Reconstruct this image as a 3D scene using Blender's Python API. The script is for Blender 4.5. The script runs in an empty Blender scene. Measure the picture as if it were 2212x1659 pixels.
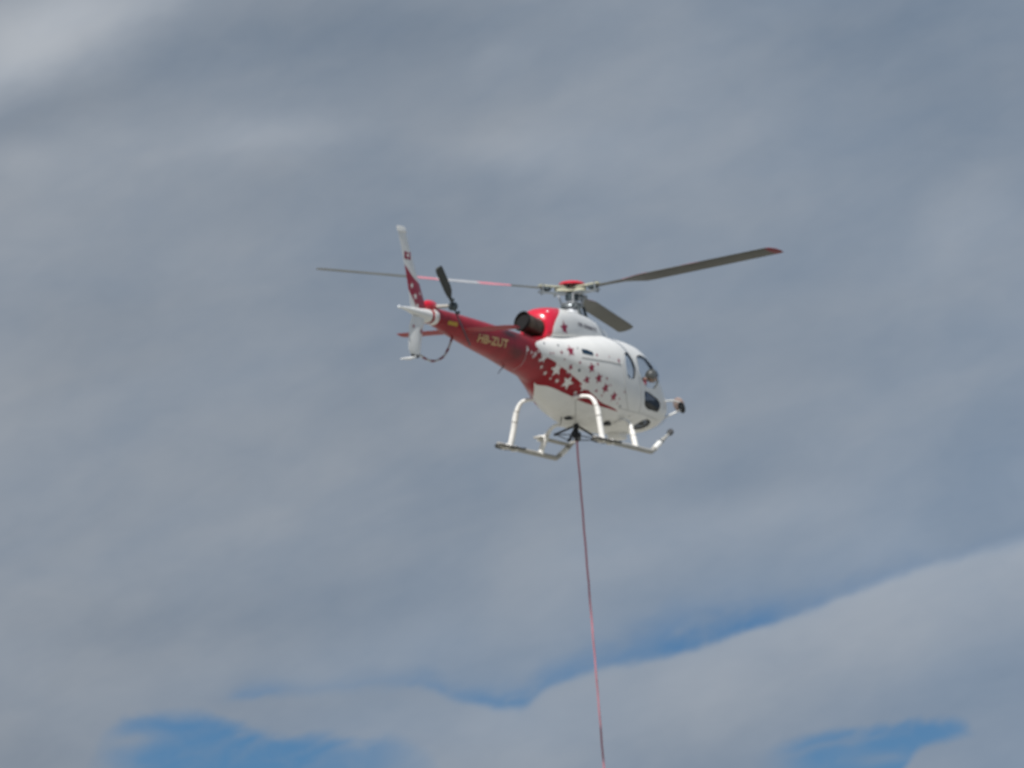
import bpy, bmesh, math, random
from mathutils import Vector, Matrix, Euler
from mathutils.bvhtree import BVHTree
random.seed(7)
R = math.radians
scene = bpy.context.scene
col = scene.collection

# ------------------------------------------------------------------ camera
CAM_EL, LENS = 7.0, 273.0
cd = bpy.data.cameras.new('camera')
cam = bpy.data.objects.new('camera', cd)
col.objects.link(cam)
cam.location = (0, 0, 1.7)
cam.rotation_euler = (R(90 + CAM_EL), 0, 0)
cd.lens, cd.sensor_width, cd.clip_start, cd.clip_end = LENS, 36, 0.5, 60000
cd.dof.use_dof = True                      # the photo is slightly front-focused
cd.dof.focus_distance = 66
cd.dof.aperture_fstop = 5.6
scene.camera = cam

# ------------------------------------------------------------------ exposure
scene.view_settings.view_transform = 'Standard'
scene.view_settings.look = 'None'
scene.view_settings.exposure = 0
scene.view_settings.gamma = 1
scene.view_settings.use_curve_mapping = False

# ------------------------------------------------------------------ node expression helper
class X:
    """A float socket in a node tree, with arithmetic."""
    def __init__(s, nt, sock): s.nt, s.sock = nt, sock
    def _m(s, op, *a, clamp=False):
        n = s.nt.nodes.new('ShaderNodeMath'); n.operation = op; n.use_clamp = clamp
        for i, v in enumerate((s,) + a):
            if isinstance(v, X): s.nt.links.new(v.sock, n.inputs[i])
            else: n.inputs[i].default_value = float(v)
        return X(s.nt, n.outputs[0])
    def __add__(s, o): return s._m('ADD', o)
    __radd__ = __add__
    def __sub__(s, o): return s._m('SUBTRACT', o)
    def __mul__(s, o): return s._m('MULTIPLY', o)
    __rmul__ = __mul__
    def __truediv__(s, o): return s._m('DIVIDE', o)
    def __neg__(s): return s._m('MULTIPLY', -1.0)
    def __rsub__(s, o): return (-s) + o
    def max(s, o): return s._m('MAXIMUM', o)
    def min(s, o): return s._m('MINIMUM', o)
    def gt(s, o): return s._m('GREATER_THAN', o)
    def lt(s, o): return s._m('LESS_THAN', o)
    def abs(s): return s._m('ABSOLUTE')
    def clamp(s): return s._m('ADD', 0.0, clamp=True)
    def fn(s, op, *a): return s._m(op, *a)
    def step(s, a, b):
        """smoothstep from 0 at a to 1 at b (b may be below a)"""
        n = s.nt.nodes.new('ShaderNodeMapRange'); n.interpolation_type = 'SMOOTHSTEP'
        s.nt.links.new(s.sock, n.inputs[0])
        lo, hi, t0, t1 = (a, b, 0.0, 1.0) if a < b else (b, a, 1.0, 0.0)
        n.inputs[1].default_value, n.inputs[2].default_value = lo, hi
        n.inputs[3].default_value, n.inputs[4].default_value = t0, t1
        return X(s.nt, n.outputs[0])

def noise(nt, vec, scale, detail=4, rough=0.5, dist=0.0):
    n = nt.nodes.new('ShaderNodeTexNoise')
    n.inputs['Scale'].default_value, n.inputs['Detail'].default_value = scale, detail
    n.inputs['Roughness'].default_value, n.inputs['Distortion'].default_value = rough, dist
    if vec is not None: nt.links.new(vec, n.inputs['Vector'])
    return X(nt, n.outputs['Fac'])

def mixc(nt, f, a, b):
    n = nt.nodes.new('ShaderNodeMix'); n.data_type = 'RGBA'
    for i, v in ((0, f), (6, a), (7, b)):
        if isinstance(v, X): nt.links.new(v.sock, n.inputs[i])
        elif hasattr(v, 'is_output'): nt.links.new(v, n.inputs[i])
        elif isinstance(v, (tuple, list)): n.inputs[i].default_value = (*v[:3], 1)
        else: n.inputs[i].default_value = v
    return n.outputs[2]

def float_curve(nt, sock, pts, x0, x1, y0, y1):
    """piecewise-linear function of a socket"""
    t = (sock - x0)/(x1 - x0)
    n = nt.nodes.new('ShaderNodeFloatCurve')
    cv = n.mapping.curves[0]
    pts = sorted(pts)
    for i, (px, py) in enumerate(pts):
        q = ((px-x0)/(x1-x0), (py-y0)/(y1-y0))
        if i < 2: cv.points[i].location = q
        else: cv.points.new(*q)
    for pt in cv.points: pt.handle_type = 'AUTO_CLAMPED'
    n.mapping.extend = 'HORIZONTAL'
    n.mapping.update()
    nt.links.new(t.clamp().sock, n.inputs['Value'])
    return X(nt, n.outputs[0])*(y1-y0) + y0

def s2l(*rgb):
    return tuple((c/255/12.92 if c/255 <= .04045 else ((c/255+.055)/1.055)**2.4) for c in rgb)

# ------------------------------------------------------------------ sun and sky
SKY_TINT = (.215, .345, .475)
SUN_AZ, SUN_EL = 204.0, 53.0          # degrees clockwise from +Y: behind the camera, to its left
sun_dir = Vector((math.sin(R(SUN_AZ))*math.cos(R(SUN_EL)), math.cos(R(SUN_AZ))*math.cos(R(SUN_EL)), math.sin(R(SUN_EL))))
sl = bpy.data.lights.new('sun', 'SUN'); sl.energy = 4.6; sl.angle = R(0.5); sl.color = (1, .97, .925)
so = bpy.data.objects.new('sun', sl); col.objects.link(so)
so.rotation_euler = sun_dir.to_track_quat('Z', 'Y').to_euler()

world = bpy.data.worlds.new('World'); scene.world = world
world.use_nodes = True
wt = world.node_tree; wt.nodes.clear()
def build_sky():
    nt = wt
    out = nt.nodes.new('ShaderNodeOutputWorld'); bg = nt.nodes.new('ShaderNodeBackground')
    nt.links.new(bg.outputs[0], out.inputs[0])
    STR = 0.1
    bg.inputs['Strength'].default_value = STR
    sky = nt.nodes.new('ShaderNodeTexSky'); sky.sky_type = 'NISHITA'; sky.sun_disc = False
    sky.sun_elevation = R(SUN_EL); sky.sun_rotation = R(SUN_AZ)
    sky.altitude = 3000; sky.air_density = 1.0; sky.dust_density = 0.2; sky.ozone_density = 2.0
    tc = nt.nodes.new('ShaderNodeTexCoord')
    dirv = tc.outputs['Generated']
    sep = nt.nodes.new('ShaderNodeSeparateXYZ'); nt.links.new(dirv, sep.inputs[0])
    x, y, z = (X(nt, sep.outputs[i]) for i in range(3))
    A = x.fn('ARCTAN2', y) * (180/math.pi)                 # azimuth, degrees from +Y
    E = z.fn('ARCSINE') * (180/math.pi)                    # elevation, degrees
    # streaky cloud texture: the sheet is combed along a line rising to the east
    mp = nt.nodes.new('ShaderNodeMapping'); mp.inputs['Rotation'].default_value = (0, R(19), 0)
    nt.links.new(dirv, mp.inputs['Vector'])
    mp2 = nt.nodes.new('ShaderNodeMapping'); mp2.inputs['Scale'].default_value = (1, 1, 2.2)
    nt.links.new(mp.outputs[0], mp2.inputs['Vector'])
    sv = mp2.outputs[0]
    nbig = noise(nt, sv, 15, 3, .5, .2)
    nmid = noise(nt, sv, 46, 4, .5, .3)
    nfin = noise(nt, sv, 190, 5, .6, .5)
    nw = noise(nt, sv, 95, 4, .55) - .5
    nw2 = noise(nt, sv, 330, 3, .55) - .5
    Ew = E + nw*.10 + nw2*.05                                 # ragged edges
    Aw = A + (noise(nt, dirv, 60, 3, .5) - .5)*.5
    PX = 1/293.0                                              # degrees per step of the cloud chart below
    def cx(v): return (v - 1106)*PX
    def cy(v): return CAM_EL - (v - 829.5)*PX
    def chart(pts, a=A, kind='y'):
        """a value charted over azimuth"""
        f = cy if kind == 'y' else (lambda v: v)
        q = [(cx(p), f(v)) for p, v in pts]
        ys = [v for _, v in q]; lo, hi = min(ys) - .01, max(ys) + .01
        return float_curve(nt, a, q, q[0][0], q[-1][0], lo, hi)
    def blob(px, py, ang, la, lb, k=1.0):
        c, s_ = math.cos(R(ang)), math.sin(R(ang))
        da, de = Aw - cx(px), Ew - cy(py)
        a, b = (da*c + de*s_)/(la*PX), (de*c - da*s_)/(lb*PX)
        return ((a*a + b*b)*-1.0).fn('EXPONENT')*k
    # a lower bank of cloud with a crisp upper rim; blue shows between it and the sheet above
    rim = chart([(-300, 1575), (0, 1560), (255, 1540), (500, 1515), (650, 1503), (800, 1490), (890, 1487), (1000, 1516), (1106, 1530), (1181, 1493), (1296, 1448), (1386, 1427),
                 (1521, 1401), (1606, 1371), (1731, 1331), (1831, 1291), (1981, 1238), (2206, 1176), (2600, 1100)])
    hgt = (Ew - rim)/PX                                       # height over the rim
    gs = chart([(-300, 0), (470, 0), (545, .55), (640, .22), (800, .22), (930, .5), (1000, .55), (1106, .85), (1250, .62), (1386, .62), (1480, .92), (1610, .85), (1731, .45), (1850, .30), (2000, .2), (2206, .10), (2600, 0)], A, 'v')
    gt = chart([(-300, 20), (500, 24), (900, 34), (1106, 40), (1300, 46), (1480, 66), (1610, 58), (1731, 46), (2000, 36), (2206, 26), (2600, 20)], A, 'v')
    q = hgt.max(0.0)/gt
    wisp = noise(nt, sv, 120, 5, .62, .6).step(.28, .60)*.45 + .66       # thin veils drawn across the blue
    q = q * (1.35 - wisp*.4)
    g = gs * (hgt + (wisp - .9)*14).step(-8, 16) * ((q*q)*-1.0).fn('EXPONENT') * wisp
    up3 = chart([(-300, 1800), (150, 1700), (195, 1640), (250, 1572), (300, 1556), (430, 1553), (520, 1578), (600, 1594), (825, 1600), (900, 1620), (960, 1680), (1100, 1800), (1500, 1800)])
    d3 = (up3 - Ew)/PX + (wisp - .9)*46
    lobe = blob(285, 1598, 5, 75, 26, .8)
    g = g.max(d3.step(-22, 26) * Aw.step(cx(165), cx(330)) * Aw.step(cx(1010), cx(700)) * E.step(cy(1790), cy(1690)) * (1 - lobe) * (wisp*.62 + .30))
    up4 = chart([(1000, 1800), (1560, 1720), (1640, 1625), (1700, 1606), (1856, 1572), (1940, 1556), (2050, 1552), (2110, 1580), (2150, 1640), (2300, 1800)])
    dn4 = chart([(1000, 1800), (1900, 1720), (1955, 1660), (2000, 1612), (2060, 1597), (2120, 1588), (2206, 1570), (2600, 1500)])
    g = g.max(((up4 - Ew) + (wisp - .9)*(40*PX)).step(-10*PX, 28*PX) * Aw.step(cx(1620), cx(1790)) * (Ew - dn4).step(-12*PX, 16*PX) * Aw.step(cx(2140), cx(2040)) * E.step(cy(1790), cy(1690)) * (wisp*.55 + .36 - blob(1800, 1612, 12, 110, 9, .45) - blob(1900, 1640, 8, 90, 14, .35)))
    # the same sort of breaks go on outside the view, low over the horizon and higher up
    far = (A.abs().step(5.0, 9.0)).max(E.step(10.5, 14.0)).max(E.step(4.0, 1.5))
    brk = noise(nt, sv, 9, 4, .55, .4).step(.56, .70) * far * .8
    g = g.max(brk).clamp()
    # cloud tone
    tone = (nbig - .5)*.42 + (nmid - .5)*.28 + (noise(nt, mp.outputs[0], 34, 4, .55, .4) - .5)*.14 + (nfin - .5)*.10 + .385
    for px, py, ang, la, lb, k in ((90, 60, 25, 260, 95, .54), (20, 165, 20, 130, 50, .18), (330, 10, 22, 120, 40, .15),
                                   (700, 60, 6, 360, 100, -.20), (110, 245, 20, 260, 45, -.13), (560, 290, 4, 170, 42, .17), (400, 325, 6, 420, 60, .09), (20, 345, 0, 120, 50, .08),
                                   (1120, 318, 4, 170, 50, .15), (1075, 130, 22, 90, 45, .09), (1330, 340, 10, 260, 60, .08), (1900, 60, 0, 420, 150, -.14), (1990, 260, 0, 260, 130, -.08),
                                   (2090, 500, 35, 170, 90, .13), (560, 560, 10, 260, 60, .06), (250, 720, 5, 300, 130, -.06), (480, 1350, 6, 450, 90, -.15), (0, 1430, 0, 200, 70, .08), (0, 1640, 0, 160, 60, -.10),
                                   (900, 1390, 12, 300, 60, .09), (1650, 1115, 10, 260, 50, .10), (1250, 1215, 10, 240, 60, .07), (1330, 1060, 5, 500, 60, -.05), (1900, 1100, 12, 250, 60, -.05)):
        tone = tone + blob(px, py, ang, la, lb, k)
    bank = hgt.step(20, -10)
    depth = (hgt*-1.0).max(0.0)
    lit = chart([(-300, .0), (400, .0), (900, .02), (1106, .10), (1400, .19), (1700, .27), (2206, .27), (2600, .15)], A, 'v')
    tone = tone + bank * (lit * depth.step(330, 0) - depth.step(120, 300)*.04)
    tone = tone.clamp()
    # thin cloud next to the openings lets some blue through
    hb = hgt.max(0.0)/230.0
    veil_ = chart([(-300, 0), (300, .1), (800, .35), (1200, .6), (2206, .6), (2600, .3)], A, 'v') * ((hb*hb)*-1.0).fn('EXPONENT') * hgt.step(-20, 20) + depth.step(110, 300)*.35 + blob(820, 1570, 5, 420, 90, .45)
    warm = (A*-.06 + .62 + (nmid - .5)*.7 - veil_).clamp()
    k = 1.0/STR
    dark = mixc(nt, warm, tuple(c*k for c in s2l(98, 119, 143)), tuple(c*k for c in s2l(107, 120, 136)))
    lite = mixc(nt, warm, tuple(c*k for c in s2l(166, 177, 191)), tuple(c*k for c in s2l(182, 186, 191)))
    cloud = mixc(nt, tone, dark, lite)
    # clear sky: a touch deeper than the model gives at this height
    deep = nt.nodes.new('ShaderNodeMix'); deep.data_type = 'RGBA'; deep.blend_type = 'MULTIPLY'; deep.inputs[0].default_value = 1
    nt.links.new(sky.outputs[0], deep.inputs[6]); deep.inputs[7].default_value = (*SKY_TINT, 1)
    nt.links.new(mixc(nt, g, cloud, deep.outputs[2]), bg.inputs['Color'])
build_sky()

# ------------------------------------------------------------------ materials
MAT = {}
def mat(name, color, rough=.5, metal=0.0, coat=0.0, var=.06, vscale=3.0, bump=0.0, spec=.5):
    m = bpy.data.materials.new(name); m.use_nodes = True
    nt = m.node_tree; b = nt.nodes['Principled BSDF']
    tc = nt.nodes.new('ShaderNodeTexCoord')
    n = noise(nt, tc.outputs['Object'], vscale, 5, .6)
    lo = tuple(c*(1-var) for c in color); hi = tuple(min(1, c*(1+var)) for c in color)
    nt.links.new(mixc(nt, n.step(.3, .7), lo, hi), b.inputs['Base Color'])
    r = n*.15 + (rough-.075)
    nt.links.new(r.sock, b.inputs['Roughness'])
    b.inputs['Metallic'].default_value = metal
    b.inputs['Coat Weight'].default_value = coat
    b.inputs['Coat Roughness'].default_value = .08
    b.inputs['Specular IOR Level'].default_value = spec
    if bump:
        bp = nt.nodes.new('ShaderNodeBump'); bp.inputs['Strength'].default_value = bump; bp.inputs['Distance'].default_value = .02
        n2 = noise(nt, tc.outputs['Object'], vscale*6, 3, .6)
        nt.links.new(n2.sock, bp.inputs['Height']); nt.links.new(bp.outputs[0], b.inputs['Normal'])
    MAT[name] = m
    return m
WHITE, RED = (.80, .80, .785), (.31, .008, .019)
mat('white_paint', WHITE, .35, coat=.4, var=.05)
mat('red_paint', RED, .42, coat=.04, var=.12, spec=.25)
mat('red_cap_paint', (.62, .012, .035), .3, coat=.5, var=.08)
mat('leg_white', (.84, .83, .80), .45, var=.08, vscale=8)
mat('grey_band', (.33, .32, .30), .6, var=.15, vscale=9)
mat('black_metal', (.012, .014, .018), .45, var=.3)
mat('interior_dark', (.018, .026, .038), .8, var=.2)
mat('rubber', (.015, .017, .02), .7, var=.2)
mat('exhaust_steel', (.062, .049, .038), .42, metal=.35, var=.55, vscale=6)
mat('exhaust_soot', (.006, .006, .007), .9)
mat('blade_grey', (.095, .097, .088), .55, var=.12, vscale=2)
mat('blade_top', (.20, .21, .22), .5, var=.1)
mat('blade_band_red', (.50, .19, .23), .5, var=.08)
mat('blade_band_white', (.36, .37, .39), .5, var=.06)
mat('blade_tip_red', (.17, .02, .03), .5)
mat('tail_blade', (.045, .048, .045), .55, var=.2)
mat('hub_fibreglass', (.50, .50, .38), .5, var=.1)
mat('hub_steel', (.26, .29, .31), .4, metal=.5, var=.2)
mat('hub_dark', (.035, .05, .058), .5, var=.3)
mat('mast_grey', (.46, .48, .51), .45, metal=.2, var=.12)
mat('toe_grey', (.085, .085, .088), .6, var=.2)
mat('paw_dark', (.03, .03, .032), .7, var=.25)
mat('step_grey', (.40, .39, .36), .6, var=.1)
mat('registration_gold', (.62, .44, .20), .5, var=.1)
mat('placard_yellow', (.55, .36, .03), .5)
mat('logo_grey', (.11, .10, .14), .5)
mat('decal_white', (.80, .78, .75), .45, var=.03)
mat('decal_red', (.30, .009, .05), .45, var=.05)
mat('panel_line', (.42, .42, .41), .6)
mat('dark_blue_glassy', (.012, .035, .065), .25)
mat('lamp_glass', (.75, .78, .8), .1)
mat('red_lens', (.5, .01, .01), .15)
mat('seat_fabric', (.03, .035, .045), .9, var=.2, vscale=20)
mat('rope_fibre', (.20, .075, .10), .85, var=.25, vscale=4)
mat('jacket_red', (.20, .02, .035), .85, var=.2, vscale=12, bump=.3)
mat('trouser_dark', (.03, .035, .05), .85, var=.2)
mat('skin', (.42, .25, .17), .55, var=.08, vscale=15)
mat('helmet_shell', (.075, .072, .06), .4, var=.15)
mat('visor', (.02, .02, .02), .1)
mat('mirror_face', (.02, .024, .03), .05)
mat('mirror_shell', (.45, .34, .31), .5)
mat('guard_red', (.20, .03, .04), .6)
mat('guard_white', (.50, .49, .48), .6)

def glass(name, tint=(.86, .90, .92), gloss=.06):
    m = bpy.data.materials.new(name); m.use_nodes = True
    nt = m.node_tree; nt.nodes.clear()
    out = nt.nodes.new('ShaderNodeOutputMaterial')
    tr = nt.nodes.new('ShaderNodeBsdfTransparent'); tr.inputs[0].default_value = (*tint, 1)
    gl = nt.nodes.new('ShaderNodeBsdfGlossy'); gl.inputs['Roughness'].default_value = .04; gl.inputs['Color'].default_value = (.9, .93, .96, 1)
    geo = nt.nodes.new('ShaderNodeNewGeometry'); dt = nt.nodes.new('ShaderNodeVectorMath'); dt.operation = 'DOT_PRODUCT'
    nt.links.new(geo.outputs['Normal'], dt.inputs[0]); nt.links.new(geo.outputs['Incoming'], dt.inputs[1])
    fr = (1 - X(nt, dt.outputs['Value']).abs()).fn('POWER', 5.0)*.45 + .02        # Schlick, half for each face of the pane
    tc = nt.nodes.new('ShaderNodeTexCoord')
    f = fr + noise(nt, tc.outputs['Object'], 4, 4, .6).step(.35, .8)*.03     # light smears
    mx = nt.nodes.new('ShaderNodeMixShader')
    nt.links.new(f.clamp().sock, mx.inputs[0]); nt.links.new(tr.outputs[0], mx.inputs[1]); nt.links.new(gl.outputs[0], mx.inputs[2])
    nt.links.new(mx.outputs[0], out.inputs[0])
    MAT[name] = m
    return m
glass('window_glass', (.95, .96, .97)); glass('tinted_glass', (.42, .43, .45)); glass('nose_glass', (.92, .93, .95))

# red over white as it is painted on the body: the line between them in heli coordinates
RED_UPPER = [(-7, 1.72), (-2.6, 1.72), (-2.5, 1.70), (-2.31, 1.58), (-1.97, 1.518), (-1.71, 1.432), (-1.52, 1.378), (-1.02, 1.189), (-.62, 1.014), (-.375, .925), (-.2, .87), (.1, .825), (.46, .757), (.6, .70)]
RED_LOWER = [(-7, .5), (-2.4, .9), (-2.12, 1.14), (-1.98, 1.10), (-1.90, 1.066), (-1.72, 1.052), (-1.30, .978), (-1.0, .917), (-.74, .857), (-.395, .805), (-.11, .795), (.46, .755), (.6, .75)]
RED_BACK = [(1.70, -2.50), (1.75, -2.56), (1.80, -2.52), (1.90, -2.15), (2.02, -1.72), (2.2, -1.4)]       # the white tongue under the exhaust: x over z
def livery():
    m = bpy.data.materials.new('body_livery'); m.use_nodes = True
    nt = m.node_tree; b = nt.nodes['Principled BSDF']
    tc = nt.nodes.new('ShaderNodeTexCoord')
    sp = nt.nodes.new('ShaderNodeSeparateXYZ'); nt.links.new(tc.outputs['Object'], sp.inputs[0])
    x, y, z = (X(nt, sp.outputs[i]) for i in range(3))
    up = float_curve(nt, x, RED_UPPER, -7, .6, 0, 3)
    lo = float_curve(nt, x, RED_LOWER, -7, .6, 0, 3)
    bk = float_curve(nt, z, RED_BACK, 1.70, 2.2, -2.8, -1.2)
    red = (z.lt(up) * z.gt(lo) * x.lt(.46)).max(z.gt(1.715) * x.lt(bk))
    keel = (y - (x + 1.9)*.5).gt(-.02)
    red = red.max(keel * x.lt(-1.0) * z.lt(1.16) * y.gt(-.3) * y.lt(.28))
    n = noise(nt, tc.outputs['Object'], 3, 5, .6)
    dirt = noise(nt, tc.outputs['Object'], 7, 6, .65).step(.52, .75) * z.step(.95, .6)*.30      # grime on the belly skin
    c = mixc(nt, n.step(.3, .7), tuple(v*.95 for v in WHITE), WHITE)
    dirt = dirt.max(noise(nt, tc.outputs['Object'], 2.2, 5, .6).step(.45, .72) * z.step(.80, .55)*.42)
    c = mixc(nt, dirt, c, (.27, .25, .20))
    rr = mixc(nt, n.step(.3, .7), tuple(v*.8 for v in RED), tuple(v*1.1 for v in RED))
    # soft dark ovals along the boom's side, broken up by noise
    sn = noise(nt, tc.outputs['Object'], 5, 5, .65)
    def oval(x0, z0, lx, lz, k):
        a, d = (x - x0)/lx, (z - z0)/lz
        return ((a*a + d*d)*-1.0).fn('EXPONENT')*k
    boom_dark = (oval(-3.45, 1.86, .50, .11, .95).max(oval(-3.25, 1.53, .32, .13, .6)).max(oval(-2.6, 1.93, .5, .08, .7)) * (sn.step(.25, .6)*.5 + .6)).clamp()
    rr = mixc(nt, boom_dark, rr, (.016, .012, .014))
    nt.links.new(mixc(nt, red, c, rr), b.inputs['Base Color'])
    b.inputs['Roughness'].default_value = .35
    b.inputs['Coat Weight'].default_value = .07; b.inputs['Coat Roughness'].default_value = .06; b.inputs['Specular IOR Level'].default_value = .22
    MAT['body_livery'] = m
livery()

# ------------------------------------------------------------------ mesh helpers
def obj(name, bm, m, parent=None, smooth=True, label=None):
    me = bpy.data.meshes.new(name)
    bmesh.ops.recalc_face_normals(bm, faces=bm.faces)
    bm.to_mesh(me); bm.free()
    for f in me.polygons: f.use_smooth = smooth
    o = bpy.data.objects.new(name, me); col.objects.link(o)
    for q in (m if isinstance(m, (list, tuple)) else [m]): me.materials.append(MAT[q])
    if smooth and hasattr(me, 'set_sharp_from_angle'): me.set_sharp_from_angle(angle=R(38))
    if parent: o.parent = parent
    if label: o['label'] = label
    return o

def add_loft(bm, rings, cap=True, closed=True):
    vs = [[bm.verts.new(p) for p in r] for r in rings]
    n = len(rings[0])
    fs = []
    for a, b in zip(vs, vs[1:]):
        for i in range(n if closed else n-1):
            j = (i+1) % n
            fs.append(bm.faces.new((a[i], a[j], b[j], b[i])))
    if cap:
        for r in (vs[0], vs[-1]):
            c = Vector((0, 0, 0))
            for v in r: c += v.co
            cv = bm.verts.new(c/n)
            for i in range(n): fs.append(bm.faces.new((r[i], r[(i+1) % n], cv)))
    return fs

def catmull(pts, n):
    P = [Vector(p) for p in pts]; out = []
    for i in range(len(P)-1):
        p0, p1, p2, p3 = P[max(i-1, 0)], P[i], P[i+1], P[min(i+2, len(P)-1)]
        for k in range(n):
            t = k/n
            out.append(.5*((2*p1) + (p2-p0)*t + (2*p0-5*p1+4*p2-p3)*t*t + (3*p1-p0-3*p2+p3)*t**3))
    return out + [P[-1]]

def add_tube(bm, pts, r, seg=10, smooth_n=0, cap=True, flat=1.0):
    """r: radius or list of radii along pts"""
    rad = list(r) if isinstance(r, (list, tuple)) else [r]*len(pts)
    if smooth_n:
        c4 = catmull([(*p, q) for p, q in zip([tuple(p) for p in pts], rad)] if False else pts, smooth_n)
        rr = []
        for i in range(len(pts)-1):
            rr += [rad[i] + (rad[i+1]-rad[i])*k/smooth_n for k in range(smooth_n)]
        rad = rr + [rad[-1]]; pts = c4
    P = [Vector(p) for p in pts]
    rings = []; u = None
    for i, p in enumerate(P):
        d = (P[min(i+1, len(P)-1)] - P[max(i-1, 0)]).normalized()
        if u is None:
            u = d.orthogonal().normalized()
            if flat != 1.0:
                u = (Vector((0, 0, 1)) - d*d.z); u = u.normalized() if u.length > .1 else d.orthogonal().normalized()
        u = (u - d*u.dot(d)).normalized(); v = d.cross(u)
        rings.append([p + (u*math.cos(2*math.pi*k/seg)*flat + v*math.sin(2*math.pi*k/seg))*rad[i] for k in range(seg)])
    return add_loft(bm, rings, cap)

def tube(name, pts, r, m, parent, **k):
    bm = bmesh.new(); add_tube(bm, pts, r, **k); return obj(name, bm, m, parent)

def add_box(bm, lo, hi, bevel=0.0, mtx=None):
    r = bmesh.ops.create_cube(bm, size=1)
    c = [(a+b)/2 for a, b in zip(lo, hi)]; s = [b-a for a, b in zip(lo, hi)]
    M = Matrix.Translation(c) @ Matrix.Diagonal((*s, 1))
    if mtx: M = mtx @ M
    bmesh.ops.transform(bm, matrix=M, verts=r['verts'])
    if bevel:
        es = list({e for v in r['verts'] for e in v.link_edges})
        bmesh.ops.bevel(bm, geom=es, offset=bevel, segments=2, affect='EDGES', profile=.5)
def box(name, lo, hi, m, parent, bevel=.01, mtx=None):
    bm = bmesh.new(); add_box(bm, lo, hi, bevel, mtx); return obj(name, bm, m, parent)

def add_ball(bm, c, rx, ry=None, rz=None, seg=20, rings=12, mtx=None):
    r = bmesh.ops.create_uvsphere(bm, u_segments=seg, v_segments=rings, radius=1)
    M = Matrix.Translation(c) @ (mtx.to_4x4() if mtx else Matrix()) @ Matrix.Diagonal((rx, ry or rx, rz or rx, 1))
    bmesh.ops.transform(bm, matrix=M, verts=r['verts'])
def ball(name, c, r3, m, parent, **k):
    bm = bmesh.new(); add_ball(bm, c, *r3, **k); return obj(name, bm, m, parent)

def add_lathe(bm, prof, c=(0, 0, 0), mtx=None, seg=32):
    """prof: (radius, height) pairs about the local z axis"""
    M = Matrix.Translation(c) @ (mtx.to_4x4() if mtx else Matrix())
    rings = [[M @ Vector((r*math.cos(2*math.pi*k/seg), r*math.sin(2*math.pi*k/seg), h)) for k in range(seg)] for r, h in prof]
    add_loft(bm, rings, True)
def lathe(name, prof, m, parent, **k):
    bm = bmesh.new(); add_lathe(bm, prof, **k); return obj(name, bm, m, parent)

def airfoil(chord, thick, n=10, cut=0.0):
    """closed outline (c along chord from leading edge 0 to trailing edge, t) centred on quarter chord"""
    up = []
    for i in range(n+1):
        x = .5*(1-math.cos(math.pi*i/n))
        y = 5*thick*(.2969*math.sqrt(x) - .126*x - .3516*x*x + .2843*x**3 - .1036*x**4)
        up.append((x, max(y, .003)))
    pts = [(x, y) for x, y in up] + [(x, -y) for x, y in reversed(up[1:])]
    return [((x-.28)*chord, y*chord) for x, y in pts]

def loft_obj(name, rings, m, parent, cap=True):
    bm = bmesh.new(); add_loft(bm, rings, cap); return obj(name, bm, m, parent)

# ------------------------------------------------------------------ ground (far below the frame; it throws warm light up)
def build_ground():
    bm = bmesh.new()
    bmesh.ops.create_grid(bm, x_segments=120, y_segments=120, size=1)
    rnd = random.Random(3)
    ph = [(rnd.uniform(.6, 3), rnd.uniform(.6, 3), rnd.uniform(0, 6)) for _ in range(7)]
    for v in bm.verts:
        u, w = v.co.x, v.co.y
        x = math.copysign(abs(u)**2.6, u)*9000; y = math.copysign(abs(w)**2.6, w)*9000
        h = sum(math.sin(x*a*.008 + y*b*.006 + c) for a, b, c in ph)*.12
        v.co = (x, y, min(0, h - .3) if math.hypot(x, y) > 12 else 0)
    m = bpy.data.materials.new('pale_alpine_ground'); m.use_nodes = True
    nt = m.node_tree; b = nt.nodes['Principled BSDF']
    tc = nt.nodes.new('ShaderNodeTexCoord')
    n1 = noise(nt, tc.outputs['Object'], .05, 6, .6); n2 = noise(nt, tc.outputs['Object'], 1.4, 6, .7)
    c = mixc(nt, n1.step(.35, .65), (.285, .275, .235), (.255, .25, .218))
    c = mixc(nt, n2.step(.45, .7), c, (.32, .31, .275))
    nt.links.new(c, b.inputs['Base Color']); b.inputs['Roughness'].default_value = .95
    bp = nt.nodes.new('ShaderNodeBump'); bp.inputs['Strength'].default_value = .5; bp.inputs['Distance'].default_value = .1
    nt.links.new(n2.sock, bp.inputs['Height']); nt.links.new(bp.outputs[0], b.inputs['Normal'])
    MAT['pale_alpine_ground'] = m
    g = obj('ground', bm, 'pale_alpine_ground'); g['kind'] = 'structure'
build_ground()

# ------------------------------------------------------------------ helicopter
ZH = 3.1313                                                # rotor plane above the skids
heli = bpy.data.objects.new('helicopter', None); col.objects.link(heli)
heli.location = (1.2175, 149.8269, 18.8028)
HM = Euler((R(-.9441), R(-.2706), R(65.2538)), 'XYZ')
heli.rotation_euler = HM
heli['label'] = 'red and white helicopter with star pattern hovering under grey clouds'
heli['category'] = 'helicopter'
HMW = Matrix.Translation(heli.location) @ HM.to_matrix().to_4x4()

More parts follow.
